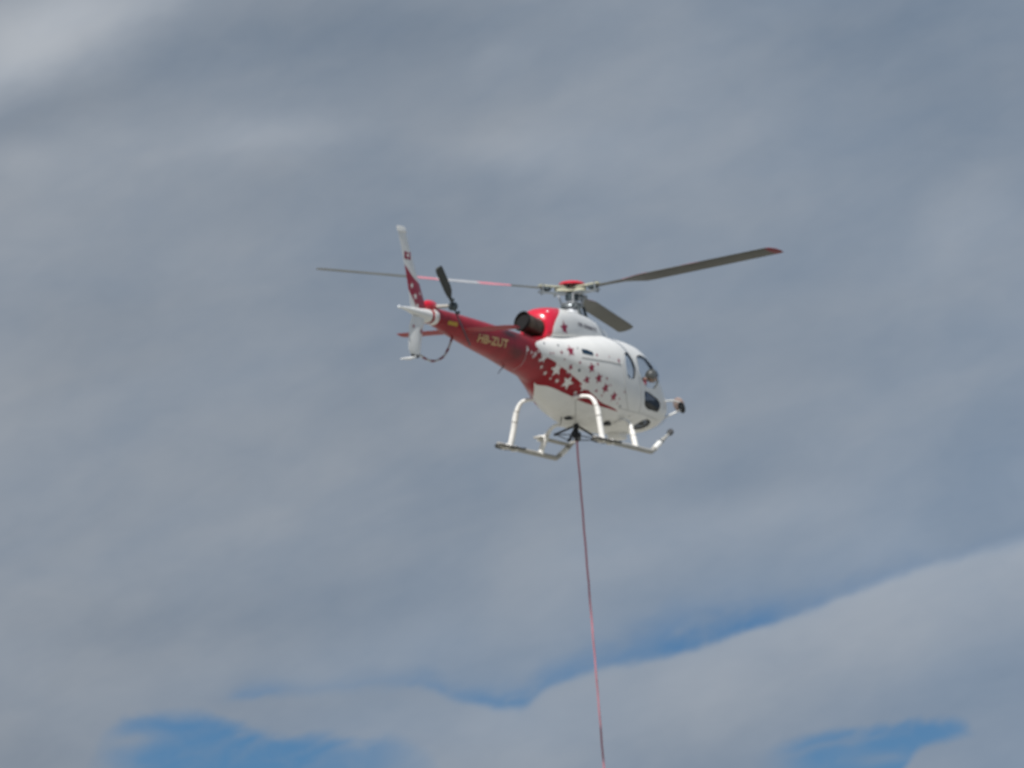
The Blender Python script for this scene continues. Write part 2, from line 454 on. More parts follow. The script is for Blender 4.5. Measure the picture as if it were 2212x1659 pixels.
# body stations: x, bottom, top, half width, height of greatest width, exponent above, exponent below
ST = [(-6.62, 1.735, 2.02, .145, 1.87, 2.0, 2.0),
      (-6.27, 1.70, 2.05, .155, 1.88, 2.1, 2.1),
      (-5.5, 1.585, 2.045, .20, 1.83, 2.2, 2.2),
      (-4.5, 1.46, 2.03, .25, 1.77, 2.3, 2.3),
      (-3.6, 1.36, 2.00, .30, 1.72, 2.4, 2.3),
      (-2.8, 1.243, 1.97, .35, 1.69, 2.4, 2.2),
      (-2.3, 1.172, 1.96, .41, 1.66, 2.4, 1.9),
      (-2.02, 1.105, 1.99, .46, 1.64, 2.4, 1.65),
      (-1.78, .95, 2.03, .52, 1.62, 2.4, 1.5),
      (-1.4, .775, 2.08, .61, 1.58, 2.5, 1.45),
      (-.95, .66, 2.14, .73, 1.54, 2.5, 1.6),
      (-.5, .58, 2.20, .83, 1.48, 2.6, 1.85),
      (0, .53, 2.25, .90, 1.42, 2.7, 2.1),
      (.5, .505, 2.29, .935, 1.38, 2.8, 2.4),
      (1.0, .50, 2.29, .945, 1.34, 2.8, 2.6),
      (1.5, .50, 2.265, .935, 1.28, 2.9, 2.7),
      (1.9, .51, 2.18, .91, 1.22, 2.9, 2.7),
      (2.15, .525, 2.06, .89, 1.17, 2.8, 2.65),
      (2.4, .55, 1.87, .85, 1.11, 2.6, 2.6),
      (2.75, .60, 1.59, .77, 1.03, 2.3, 2.5),
      (3.05, .66, 1.34, .65, .96, 2.1, 2.3),
      (3.26, .72, 1.15, .48, .92, 2.0, 2.1),
      (3.39, .79, 1.03, .30, .91, 2.0, 2.0),
      (3.45, .87, .96, .12, .915, 2.0, 2.0)]
def stations(ST, step):
    """monotone cubic interpolation of the station table"""
    xs = [s[0] for s in ST]; n = len(xs); cols = list(zip(*ST))[1:]
    tang = []
    for c in cols:
        d = [(c[i+1]-c[i])/(xs[i+1]-xs[i]) for i in range(n-1)]
        t = [d[0]] + [0 if d[i-1]*d[i] <= 0 else 2*d[i-1]*d[i]/(d[i-1]+d[i]) for i in range(1, n-1)] + [d[-1]]
        tang.append(t)
    out = []
    for i in range(n-1):
        h = xs[i+1]-xs[i]; k = max(2, int(round(h/step)))
        for j in range(k + (i == n-2)):
            s = j/k
            h00, h10, h01, h11 = 2*s**3-3*s*s+1, s**3-2*s*s+s, -2*s**3+3*s*s, s**3-s*s
            out.append((xs[i]+s*h, *[h00*c[i]+h10*h*t[i]+h01*c[i+1]+h11*h*t[i+1] for c, t in zip(cols, tang)]))
    return out
def ring(st, M=64, off=0.0):
    x, zb, zt, w, zw, nt_, nb = st
    zb, zt, w = zb+off, zt-off, max(w-off, .02)
    pts = []
    for k in range(M):
        a = 2*math.pi*(k+.5)/M; c, s = math.cos(a), math.sin(a)
        n = nt_ if s >= 0 else nb
        yy = w*math.copysign(abs(c)**(2/n), c)
        zz = zw + (zt-zw if s >= 0 else zw-zb)*math.copysign(abs(s)**(2/n), s)
        pts.append((x, yy, zz))
    return pts
def solid(rings, mname, smooth=False):
    bm = bmesh.new(); add_loft(bm, rings, True)
    return obj('tmp', bm, mname, None, smooth)
def apply_bool(o, cutters, op='DIFFERENCE'):
    for c in cutters:
        md = o.modifiers.new('b', 'BOOLEAN'); md.object = c; md.operation = op; md.solver = 'EXACT'; md.material_mode = 'TRANSFER'
    dg = bpy.context.evaluated_depsgraph_get(); dg.update()
    me = bpy.data.meshes.new_from_object(o.evaluated_get(dg))
    o.modifiers.clear(); old = o.data; o.data = me; bpy.data.meshes.remove(old)
def drop(*os):
    for o in os:
        me = o.data; bpy.data.objects.remove(o); bpy.data.meshes.remove(me)

FINE = stations(ST, .07)
OUTER_RINGS = [ring(s, 72) for s in FINE]
def outer_bvh():
    bm = bmesh.new(); add_loft(bm, OUTER_RINGS, True)
    bmesh.ops.recalc_face_normals(bm, faces=bm.faces)
    return BVHTree.FromBMesh(bm)
BVH = outer_bvh()

def round_poly(poly, r=.05, n=4):
    """rounded corners"""
    P = [Vector(p) for p in poly]; out = []
    for i, p in enumerate(P):
        a, b = P[i-1], P[(i+1) % len(P)]
        da, db = (a-p), (b-p)
        q = min(r, da.length*.45, db.length*.45)
        s, e = p+da.normalized()*q, p+db.normalized()*q
        for k in range(n+1):
            t = k/n
            out.append((1-t)**2*s + 2*t*(1-t)*p + t*t*e)
    return out
def prism(poly, axis, lo, hi, mname='rubber'):
    bm = bmesh.new()
    idx = {'x': (1, 2), 'y': (0, 2), 'z': (0, 1)}[axis]; ax = 'xyz'.index(axis)
    rings = []
    for v in (lo, hi):
        r = []
        for p in poly:
            q = [0, 0, 0]; q[idx[0]], q[idx[1]] = p[0], p[1]; q[ax] = v; r.append(q)
        rings.append(r)
    add_loft(bm, rings, True)
    return obj('tmp', bm, mname, None, False)

# openings in the body, side view (x, z) unless noted
SLIT = [(.53, 1.91), (.70, 1.94), (.81, 1.815), (.875, 1.60), (.83, 1.435), (.65, 1.385), (.49, 1.445), (.445, 1.68)]
NOSE = [(2.38, .40), (3.7, .40), (3.7, 1.12), (2.80, 1.03), (2.58, .80)]
FRONT = [(1.03, 1.88), (1.35, 1.965), (1.75, 1.93), (2.05, 1.75), (2.17, 1.50), (1.84, 1.335), (1.42, 1.30), (1.16, 1.44), (.985, 1.675)]
LOWER = [(1.28, 1.24), (1.55, 1.22), (2.00, 1.15), (2.20, 1.06), (2.10, .90), (1.55, .90), (1.34, .96)]
CHIN = [(1.50, .62), (1.60, .70), (1.80, .74), (2.02, .71), (2.09, .645), (2.02, .585), (1.84, .555), (1.56, .575)]
SHIELD = [(.035, 1.30), (.60, 1.24), (.71, 1.45), (.62, 1.95), (.30, 2.07), (.035, 2.08)]     # (|y|, z)
def build_body():
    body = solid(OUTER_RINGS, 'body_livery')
    inner = solid([ring(s, 72, .045) for s in FINE if -.6 <= s[0] <= 3.30], 'interior_dark')
    cut = []
    for sgn in (-1, 1):
        for poly, r in ((SLIT, .06), (FRONT, .09), (LOWER, .06)):
            cut.append(('y', round_poly(poly, r), *( (-1.4, -.35) if sgn < 0 else (.35, 1.4))))
        cut.append(('y', round_poly(CHIN, .05), *((-1.4, -.30) if sgn < 0 else (.30, 1.4))))
        cut.append(('x', round_poly([(sgn*y, z) for y, z in SHIELD], .06), 1.62, 3.6))
    cut.append(('y', round_poly(NOSE, .08), -1.3, 1.3))
    cutters = [prism(p, a, lo, hi) for a, p, lo, hi in cut]
    # panes are slices of the same skin
    skin = solid([ring(s, 72, .010) for s in FINE if s[0] > -.6], 'window_glass')
    core = solid([ring(s, 72, .018) for s in FINE if s[0] > -.6], 'window_glass')
    apply_bool(skin, [core])
    panes = []
    kinds = ['window_pane', 'window_pane', 'lower_window_pane', 'chin_window_pane', 'windshield_pane']
    for i, c in enumerate(cutters):
        p = bpy.data.objects.new(kinds[i % 5] if i < 10 else 'nose_window_pane', skin.data.copy()); col.objects.link(p)
        apply_bool(p, [c], 'INTERSECT')
        p.data.materials.clear(); p.data.materials.append(MAT['nose_glass' if i == 10 else 'tinted_glass' if i % 5 in (2, 3) else 'window_glass'])
        for f in p.data.polygons: f.use_smooth = False
        panes.append(p)
    apply_bool(body, [inner] + cutters)
    drop(inner, skin, core, *cutters)
    body.name = body.data.name = 'fuselage'; body.parent = heli
    for f in body.data.polygons: f.use_smooth = True
    body.data.set_sharp_from_angle(angle=R(30))
    for p in panes: p.parent = body; p.data.name = p.name
    return body, panes
fuselage, panes = build_body()

# pilot's bubble: the starboard front pane bulges outward
def bulge(p, c, rx, rz, h, sgn):
    me = p.data
    bm = bmesh.new(); bm.from_mesh(me)
    bmesh.ops.triangulate(bm, faces=bm.faces)
    for _ in range(2): bmesh.ops.subdivide_edges(bm, edges=[e for e in bm.edges if e.calc_length() > .05], cuts=1)
    for v in bm.verts:
        r2 = ((v.co.x-c[0])/rx)**2 + ((v.co.z-c[1])/rz)**2
        if r2 < 1: v.co.y += sgn*h*(1-r2)
    bm.to_mesh(me); bm.free()
    for f in me.polygons: f.use_smooth = True
bulge(panes[1], (1.66, 1.62), .58, .38, .15, -1)

# --- cowlings
CW = [(-1.80, 1.95, 2.42, .28, 2.1, 2.3, 2), (-1.68, 1.93, 2.56, .36, 2.12, 2.6, 2), (-1.4, 1.92, 2.63, .42, 2.12, 3.0, 2), (-.8, 1.95, 2.66, .45, 2.15, 3.3, 2),
      (-.1, 2.0, 2.63, .45, 2.18, 3.4, 2), (.4, 2.05, 2.55, .44, 2.2, 3.3, 2), (.75, 2.08, 2.47, .41, 2.2, 3.0, 2), (.98, 2.1, 2.36, .32, 2.2, 2.5, 2), (1.08, 2.12, 2.27, .18, 2.2, 2, 2)]
CF = stations(CW, .08)
def cowl_mat():
    m = bpy.data.materials.new('cowling_livery'); m.use_nodes = True
    nt = m.node_tree; b = nt.nodes['Principled BSDF']
    tc = nt.nodes.new('ShaderNodeTexCoord')
    sp = nt.nodes.new('ShaderNodeSeparateXYZ'); nt.links.new(tc.outputs['Object'], sp.inputs[0])
    x, z = X(nt, sp.outputs[0]), X(nt, sp.outputs[2])
    zz = (z - 2.1).max(0.0)
    red = (x - zz*zz*1.85).lt(-1.70)
    n = noise(nt, tc.outputs['Object'], 3, 5, .6)
    c = mixc(nt, n.step(.3, .7), tuple(v*.93 for v in WHITE), WHITE)
    nt.links.new(mixc(nt, red, c, (.60, .012, .04)), b.inputs['Base Color'])
    b.inputs['Roughness'].default_value = .3; b.inputs['Coat Weight'].default_value = .5; b.inputs['Coat Roughness'].default_value = .06
    MAT['cowling_livery'] = m
cowl_mat()
cowling = loft_obj('engine_cowling', [ring(s, 48) for s in CF], 'cowling_livery', heli)
ball('cowling_glint', (-1.655, -.215, 2.50), (.03, .03, .03), 'lamp_glass', cowling)  # pale ball standing in for the sun's highlight on the red cap

# --- exhaust
def exhaust():
    path = catmull([(-1.38, -.10, 2.17), (-1.65, -.07, 2.175), (-1.92, .01, 2.22), (-2.15, .10, 2.29)], 6)
    bm = bmesh.new()
    rr = [.178 + .012*abs(math.sin(i*.55)) for i in range(len(path))]
    add_tube(bm, path, rr, seg=28, cap=False)
    o = obj('exhaust_pipe', bm, 'exhaust_steel', heli)
    e = path[-1]; d = (path[-1]-path[-2]).normalized(); q = d.to_track_quat('Z', 'Y').to_matrix()
    lathe('exhaust_rim', [(.182, -.03), (.20, -.03), (.204, .0), (.20, .02), (.185, .02), (.172, -.25), (.03, -.42)], 'exhaust_soot', o, c=e, mtx=q)
exhaust()

# --- tail
tail_cone = loft_obj('tail_cone', [ring(s, 32) for s in stations(
    [(-7.80, 1.885, 1.915, .02, 1.90, 2, 2), (-7.55, 1.87, 1.94, .04, 1.905, 2, 2), (-7.1, 1.80, 1.965, .08, 1.89, 2, 2), (-6.64, 1.735, 2.0, .135, 1.87, 2, 2)], .08)], 'white_paint', heli)
ball('tail_light', (-7.82, 0, 1.90), (.05, .03, .03), 'lamp_glass', tail_cone)
loft_obj('tail_ring', [ring((x, 1.715, 2.03, .158, 1.87, 2.05, 2.05), 32) for x in (-6.56, -6.40)], 'white_paint', tail_cone)
def fin_mat():
    m = bpy.data.materials.new('fin_livery'); m.use_nodes = True
    nt = m.node_tree; b = nt.nodes['Principled BSDF']
    tc = nt.nodes.new('ShaderNodeTexCoord')
    sp = nt.nodes.new('ShaderNodeSeparateXYZ'); nt.links.new(tc.outputs['Object'], sp.inputs[0])
    x, z = X(nt, sp.outputs[0]), X(nt, sp.outputs[2])
    # red flame: starts at the trailing edge high up and runs down the leading edge
    f = float_curve(nt, z, [(1.9, -7.08), (2.1, -7.24), (2.35, -7.50), (2.5, -7.64), (2.8, -7.8)], 1.9, 2.8, -8, -6)
    g = float_curve(nt, z, [(1.9, -6.4), (2.3, -6.6), (2.5, -7.2), (2.75, -7.62), (2.8, -7.8)], 1.9, 2.8, -8, -6)
    red = x.gt(f) * x.lt(g) * z.lt(2.78)
    n = noise(nt, tc.outputs['Object'], 4, 5, .6)
    c = mixc(nt, n.step(.3, .7), tuple(v*.9 for v in WHITE), WHITE)
    nt.links.new(mixc(nt, red, c, (.33, .012, .035)), b.inputs['Base Color'])
    b.inputs['Roughness'].default_value = .35; b.inputs['Coat Weight'].default_value = .3
    MAT['fin_livery'] = m
fin_mat()
def fin_rings(secs, thick):
    """secs: (z, x leading edge, x trailing edge)"""
    out = []
    for z, le, te in secs:
        ch = le-te
        out.append([(le - (c+.28*ch), t, z) for c, t in airfoil(ch, thick)])
    return out
upper_fin = loft_obj('upper_fin', fin_rings([(1.90, -6.62, -7.30), (2.1, -6.74, -7.36), (2.4, -6.93, -7.45), (2.73, -7.15, -7.57), (3.05, -7.34, -7.70), (3.33, -7.50, -7.83)], .11), 'fin_livery', heli)
loft_obj('fin_cap', fin_rings([(3.33, -7.47, -7.87), (3.40, -7.50, -7.88), (3.43, -7.56, -7.86)], .17), 'white_paint', upper_fin)
lower_fin = loft_obj('lower_fin', fin_rings([(1.80, -6.72, -7.28), (1.6, -6.85, -7.40), (1.35, -6.93, -7.43), (1.15, -6.98, -7.44), (1.07, -7.02, -7.36)], .20), 'white_paint', heli)
loft_obj('fin_shoe', fin_rings([(1.075, -7.00, -7.37), (1.03, -7.03, -7.32)], .20), 'rubber', lower_fin)
tube('fin_strut', [(-7.18, 0, 1.05), (-7.35, .02, .99), (-7.68, .05, .95)], [.035, .03, .012], 'white_paint', lower_fin)
def tail_guard():
    P = catmull([(-5.52, 0, 1.60), (-5.72, 0, 1.35), (-5.95, 0, 1.17), (-6.34, 0, 1.05), (-6.70, 0, 1.05), (-6.98, 0, 1.10)], 6)
    root = bpy.data.objects.new('tail_guard', None); col.objects.link(root); root.parent = heli
    n = 10; L = len(P)-1
    for i in range(n):
        a, b = round(i*L/n), round((i+1)*L/n)
        tube('guard_section', P[a:b+1], .022 if i % 2 else .0225, 'guard_white' if i % 2 else 'guard_red', root, seg=8)
tail_guard()
def stabiliser(s):
    ch = .50
    rings = []
    for y, k, dx in ((.08, 1, 0), (1.08, .94, -.01), (1.18, .80, -.03), (1.215, .55, -.06)):
        rings.append([(-5.05 + dx - (c*k+.28*ch*k), s*y, 1.74 - t*k + .0*y) for c, t in airfoil(ch, .14)])
    o = loft_obj('horizontal_stabiliser', rings, 'red_paint', heli)
    return o
for s in (-1, 1): stabiliser(s)
gb = loft_obj('tail_gearbox', [[(x, r*math.cos(a*math.pi/10)*.9, 2.06 + r*math.sin(a*math.pi/10)) for a in range(20)] for x, r in ((-6.78, .03), (-6.72, .08), (-6.6, .115), (-6.42, .12), (-6.3, .09), (-6.22, .05))], 'red_cap_paint', heli)
tube('output_shaft', [(-6.40, -.06, 2.06), (-6.385, -.36, 2.06)], [.045, .032], 'step_grey', gb)

def tail_rotor():
    root = bpy.data.objects.new('tail_rotor', None); col.objects.link(root); root.parent = heli
    c = Vector((-6.36, -.42, 2.05)); root.location = c
    lathe('tail_rotor_hub', [(.03, -.09), (.07, -.07), (.085, 0), (.07, .06), (.035, .08)], 'hub_dark', root, mtx=Matrix.Rotation(R(90), 3, 'X'), seg=18)
    d = Vector((-.70, 0, .63)).normalized()
    for s in (1, -1):
        dd = d*s; e = Vector((0, 1, 0)).cross(dd)         # chord direction in the disc
        rings = []
        for r, ch in ((.10, .06), (.20, .07), (.28, .15), (.40, .185), (.88, .185), (.92, .15), (.935, .09)):
            tw = R(-24)
            cd_ = (e*math.cos(tw) + Vector((0, 1, 0))*math.sin(tw)*1); nn = dd.cross(cd_)
            rings.append([dd*r + cd_*p + nn*t for p, t in airfoil(ch, .13 if ch > .1 else .5, 8)])
        loft_obj('tail_rotor_blade', rings, 'tail_blade', root)
    ball('pitch_weight', d*.16 + Vector((0, -.05, 0)), (.035, .03, .035), 'hub_dark', root)
    ball('pitch_weight', d*-.16 + Vector((0, -.05, 0)), (.035, .03, .035), 'hub_dark', root)
tail_rotor()

# --- main rotor
def main_rotor():
    root = bpy.data.objects.new('main_rotor', None); col.objects.link(root); root.parent = heli; root.location = (0, 0, ZH)
    lathe('vibration_absorber', [(.03, .115), (.20, .12), (.245, .105), (.255, .125), (.23, .155), (.16, .175), (.05, .185)], 'blade_tip_red', root, seg=36).data.materials[0] = MAT['red_cap_paint']
    for k in range(5):
        a = k*2*math.pi/5+.3
        bm = bmesh.new(); add_box(bm, (.10, -.035, .045), (.17, .035, .115), .008, Matrix.Rotation(a, 4, 'Z')); obj('absorber_bracket', bm, 'hub_dark', root)
    lathe('absorber_stem', [(.05, .03), (.075, .04), (.06, .11), (.04, .12)], 'hub_fibreglass', root, seg=18)
    # star plate
    bm = bmesh.new()
    AZ = (-106.2, 136.3, 11.4)
    pts = []
    for k in range(72):
        th = 2*math.pi*k/72
        d = min(abs((th - R(a) + math.pi) % (2*math.pi) - math.pi) for a in AZ)
        r = .16 + .20*math.exp(-(d/.34)**2)
        pts.append((r*math.cos(th), r*math.sin(th)))
    add_loft(bm, [[(x, y, -.03) for x, y in pts], [(x*1.02, y*1.02, .0) for x, y in pts], [(x, y, .03) for x, y in pts]], True)
    obj('star_plate', bm, 'hub_fibreglass', root)
    lathe('rotor_head', [(.11, -.20), (.13, -.19), (.13, -.05), (.10, -.035)], 'hub_dark', root, seg=24)
    for az, el in zip(AZ, (3.2, 2.6, -.97)):
        # a blade frame: X out along the blade, Y towards the trailing edge, Z up
        b = bpy.data.objects.new('main_rotor_blade', None); col.objects.link(b); b.parent = root
        b.rotation_euler = Euler((0, R(-el), R(az)), 'XYZ')
        tp = -.13 if az < 0 else .075
        pitch = R(14.5)
        cy, sy = math.cos(pitch), math.sin(pitch)
        def sec(r, ch, th, n=10, tw=0.0):
            p_ = pitch + tw
            return [(r, c*math.cos(p_) + t*math.sin(p_), -c*math.sin(p_) + t*math.cos(p_)) for c, t in airfoil(ch, th, n)]
        # upper surface and under surface carry different paint: one material slot each, by face normal
        spans = [(.62, .10, .42), (.95, .10, .36), (1.30, .13, .26), (1.50, .22, .17), (1.72, .34, .125), (1.9, .355, .12)] + \
                [(r, .355, .12) for r in (2.0, 2.4, 2.85, 3.05, 3.3, 3.75, 4.1, 4.6, 4.93)] + [(5.14+tp, .335, .12), (5.22+tp, .25, .12), (5.27+tp, .10, .12)]
        bm = bmesh.new()
        rings = [sec(r, ch, th, tw=R(2.5)*(2.5-r)/2.5*.5) for r, ch, th in spans]
        if True:      # swept tip: the leading edge is cut back
            for i, back in ((-3, .02), (-2, .07), (-1, .14)):
                rings[i] = [(x, y + back*cy, z - back*sy) for x, y, z in rings[i]]
        add_loft(bm, rings, True)
        bmesh.ops.recalc_face_normals(bm, faces=bm.faces)
        bm.normal_update()
        for f in bm.faces:
            c = f.calc_center_median()
            if c.x > 4.96 and az < 0: f.material_index = 3
            elif f.normal.z > -.2 and 1.3 < c.x < 3.3:
                f.material_index = 1 if c.x < 2.0 or c.x > 2.85 else 2
        obj('blade_skin', bm, ['blade_grey', 'blade_band_red', 'blade_band_white', 'blade_tip_red'], b)
        for z0 in (.045, -.085):
            bm = bmesh.new()
            out = [(.13, .10), (.30, .075), (.62, .055), (.70, .03), (.70, -.03), (.62, -.055), (.30, -.075), (.13, -.10)]
            add_loft(bm, [[(x, y, z0-.012) for x, y in out], [(x, y, z0+.012) for x, y in out]], True)
            obj('blade_sleeve', bm, 'hub_fibreglass' if z0 > 0 else 'hub_steel', b)
        ball('frequency_adapter', (.52, 0, -.01), (.085, .10, .055), 'hub_dark', b)
        tube('blade_pin', [(.62, .04, -.13), (.62, .04, .09)], .022, 'hub_steel', b, seg=8)
        tube('blade_pin', [(.62, -.04, -.13), (.62, -.04, .09)], .022, 'hub_steel', b, seg=8)
        tube('pitch_horn', [(.30, -.09, -.07), (.26, -.24, -.10)], .025, 'hub_steel', b, seg=8)
main_rotor()
def mast():
    root = bpy.data.objects.new('rotor_mast', None); col.objects.link(root); root.parent = heli
    lathe('mast_housing', [(.23, 2.55), (.21, 2.66), (.155, 2.78), (.14, 2.84), (.10, 2.86), (.09, 2.95)], 'mast_grey', root, seg=28)
    lathe('swashplate', [(.12, 2.78), (.215, 2.79), (.225, 2.81), (.215, 2.835), (.12, 2.845)], 'hub_steel', root, seg=28)
    lathe('swashplate_ring', [(.12, 2.85), (.19, 2.855), (.20, 2.875), (.12, 2.89)], 'mast_grey', root, seg=28)
    for a in (-106.2-45, 136.3-45, 11.4-45):
        x, y = math.cos(R(a)), math.sin(R(a))
        tube('pitch_link', [(x*.21, y*.21, 2.83), (x*.29, y*.29, 3.05)], .018, 'mast_grey', root, seg=8)
        ball('rod_end', (x*.21, y*.21, 2.82), (.038, .038, .03), 'hub_dark', root)
    for a in (-60, -120, 20, 150):
        x, y = math.cos(R(a)), math.sin(R(a))
        tube('servo', [(x*.30, y*.30, 2.50), (x*.22, y*.22, 2.80)], .032, 'hub_dark', root, seg=8)
mast()

# --- landing gear
def gear():
    root = bpy.data.objects.new('landing_gear', None); col.objects.link(root); root.parent = heli
    for s in (-1, 1):
        sk = bpy.data.objects.new('skid', None)
        rail = catmull([(-1.32, s*1.02, .045), (-.6, s*1.02, .04), (.5, s*1.02, .04), (1.22, s*1.02, .04), (1.42, s*1.02, .06), (1.75, s*1.01, .22), (2.15, s*1.0, .41), (2.42, s*1.0, .55)], 5)
        cut = 28
        sk = tube('skid', rail, [.05]*28 + [.042, .034, .028, .024, .022, .022, .022, .022], 'step_grey', root, seg=12)
        tube('toe_cap', [rail[-1] + (rail[-1]-rail[-2])*k for k in (-3.6, -2.4, -.4, .8)], [.03, .062, .062, .03], 'toe_grey', sk, seg=12)
        tube('toe_sleeve', rail[22:27], .056, 'leg_white', sk, seg=12)
        # snow pad: a dark leaf-shaped plate under the heel of the skid
        bm = bmesh.new()
        out = []
        for k in range(24):
            a = 2*math.pi*k/24
            out.append((-.76 + .60*math.copysign(abs(math.cos(a))**.9, math.cos(a)), .19*math.sin(a)))
        def up(x): return .035 + .05*max(0, (x+.75)/.55)**2 + .03*max(0, (-x-1.15)/.3)
        add_loft(bm, [[(x, s*1.02+y, up(x)-.022) for x, y in out], [(x, s*1.02+y, up(x)+.0) for x, y in out]], True)
        obj('snow_pad', bm, 'paw_dark', sk)
        for xk in (-1.0, -.58):
            box('pad_clamp', (xk-.03, s*1.02-.07, -.02), (xk+.03, s*1.02+.07, .09), 'leg_white', sk, .01)
        # legs: thick fairing, two dark bands, thin arch towards the body
        for front in (0, 1):
            if front: P = [(.80, s*.45, .56), (.78, s*.70, .62), (.74, s*.84, .54), (.69, s*.92, .38), (.65, s*.98, .20), (.63, s*1.02, .05)]
            elif s > 0: P = [(-.88, .40, .92), (-.88, .57, .93), (-.87, .73, .88), (-.85, .845, .69), (-.83, .92, .36), (-.82, 1.0, .05)]
            else: P = [(-.95, s*.40, .90), (-.95, s*.62, .915), (-.95, s*.80, .87), (-.95, s*.91, .68), (-.95, s*.97, .36), (-.96, s*1.02, .05)]
            Q = catmull(P, 6)
            rr = [.037 if i < 12 else (.037 + .019*min(1, (i-12)/8)) for i in range(len(Q))]
            lg = tube('leg', Q, rr, 'leg_white', root, seg=14)
            for i in (17, 21):
                tube('leg_band', [Q[i], Q[i].lerp(Q[i+1], .35)], rr[i]+.004, 'grey_band', lg, seg=14)
            tube('leg_collar', [Q[-2], Q[-1]], .068, 'leg_white', lg, seg=14)
    tube('cross_tube', [(-.95, -.45, .905), (-.95, .45, .905)], .032, 'leg_white', root, seg=12)
    tube('cross_tube', [(.80, -.5, .575), (.80, .5, .575)], .032, 'leg_white', root, seg=12)
    # port side boarding step slung between the legs
    st = box('boarding_step', (.42, .93, .335), (2.0, 1.07, .385), 'step_grey', root, .02)
    tube('step_strut', [(1.95, 1.0, .36), (2.12, 1.0, .42)], .035, 'step_grey', st, seg=10)
    box('step_bracket', (.63, .90, .30), (.75, 1.09, .42), 'leg_white', st, .015)
gear()

# --- cargo swing and hook
def swing():
    root = bpy.data.objects.new('cargo_swing', None); col.objects.link(root); root.parent = heli
    A = Vector((.10, 0, .50)); B = Vector((.10, 0, .31))
    corners = [Vector((.10, .45, .345)), Vector((.10, -.50, .175)), Vector((-.22, .02, .17))]
    for c in corners:
        tube('swing_arm', [A, c], .022, 'black_metal', root, seg=8)
        ball('swing_joint', c, (.035, .04, .03), 'black_metal', root, seg=12, rings=8)
        tube('swing_stay', [B, c], .010, 'black_metal', root, seg=6)
    for a, b in ((0, 2), (2, 1)):
        tube('swing_stay', [corners[a], corners[b]], .010, 'black_metal', root, seg=6)
    tube('swing_post', [A + Vector((0, 0, .06)), A, B], [.05, .045, .04], 'black_metal', root, seg=12)
    box('cargo_hook', (.04, -.075, .245), (.17, .075, .36), 'black_metal', root, .02)
    tube('hook_shackle', [(.105, 0, .26), (.105, 0, .19)], .03, 'black_metal', root, seg=10)
swing()
def belly_fittings():
    box('belly_light', (-.54, -.15, .54), (-.38, -.02, .64), 'black_metal', heli, .02)
    box('belly_light', (.48, -.50, .51), (.66, -.38, .60), 'black_metal', heli, .02)
    box('belly_fairing', (1.65, -.24, .38), (2.05, .06, .54), 'white_paint', heli, .06)
    tube('belly_antenna', [(-.55, .02, .59), (-.62, .02, .42)], [.012, .006], 'black_metal', heli, seg=6)
    tube('belly_antenna', [(-3.2, 0, 1.32), (-3.5, 0, 1.12)], [.012, .006], 'black_metal', heli, seg=6)
    tube('roof_antenna', [(.98, -.05, 2.32), (1.0, -.05, 2.62)], [.008, .004], 'white_paint', heli, seg=6)
belly_fittings()

# --- mirror on the nose
def mirror():
    root = bpy.data.objects.new('external_mirror', None); col.objects.link(root); root.parent = heli
    c = Vector((3.19, -.90, 1.115))
    n = Vector((-.85, .0, -.5)).normalized(); upv = Vector((0, 0, 1)); upv = (upv - n*upv.dot(n)).normalized(); sd = upv.cross(n)
    q = Matrix((sd, upv, n)).transposed()
    bm = bmesh.new(); add_lathe(bm, [(.02, -.10), (.09, -.08), (.125, -.03), (.135, .01), (.125, .016)], c + Vector((-.02, .05, .05)), q @ Matrix.Diagonal((.85, 1.15, 1)), 24); obj('mirror_shell', bm, 'mirror_shell', root)
    bm = bmesh.new(); add_lathe(bm, [(.120, .012), (.11, .024), (.06, .034), (.01, .037)], c + Vector((-.03, -.02, -.01)), q @ Matrix.Diagonal((.62, 1.05, 1)), 24); obj('mirror_face', bm, 'mirror_face', root)
    tube('mirror_strut', [(2.45, -.82, 1.16), (2.85, -.87, 1.21), (3.2, -.9, 1.2)], .018, 'leg_white', root, seg=8)
    tube('mirror_strut', [(2.75, -.68, .85), (2.95, -.80, .96), (3.2, -.9, 1.07)], .018, 'leg_white', root, seg=8)
mirror()

# --- stars, lettering and panel lines: thin film laid on the skin
COWL_BVH = None
def bvh_of(o):
    bm = bmesh.new(); bm.from_mesh(o.data); t = BVHTree.FromBMesh(bm); bm.free(); return t
def film(name, polys, p, size, m, parent, tree, rot=0.0, off=.004):
    """flat outline(s) in units of size, centred on the surface point nearest p and pressed onto the skin"""
    q, n, _, _ = tree.find_nearest(Vector(p))
    up = Vector((0, 0, 1)); up = (up - n*up.dot(n)).normalized(); rt_ = up.cross(n)
    bm = bmesh.new()
    for poly in polys:
        vs = []
        c = Vector((sum(a for a, b in poly)/len(poly), sum(b for a, b in poly)/len(poly)))
        for a, b in [tuple(c)] + list(poly):
            a, b = a*math.cos(rot)-b*math.sin(rot), a*math.sin(rot)+b*math.cos(rot)
            w = q + (rt_*a + up*b)*size
            h, hn, _, _ = tree.find_nearest(w)
            vs.append(bm.verts.new(h + hn*off))
        for i in range(len(poly)): bm.faces.new((vs[0], vs[1+i], vs[1+(i+1) % len(poly)]))
    return obj(name, bm, m, parent)
STAR = []
for k in range(10):
    r_ = .53 if k % 2 == 0 else .235
    STAR.append((r_*math.sin(k*math.pi/5), r_*math.cos(k*math.pi/5)))
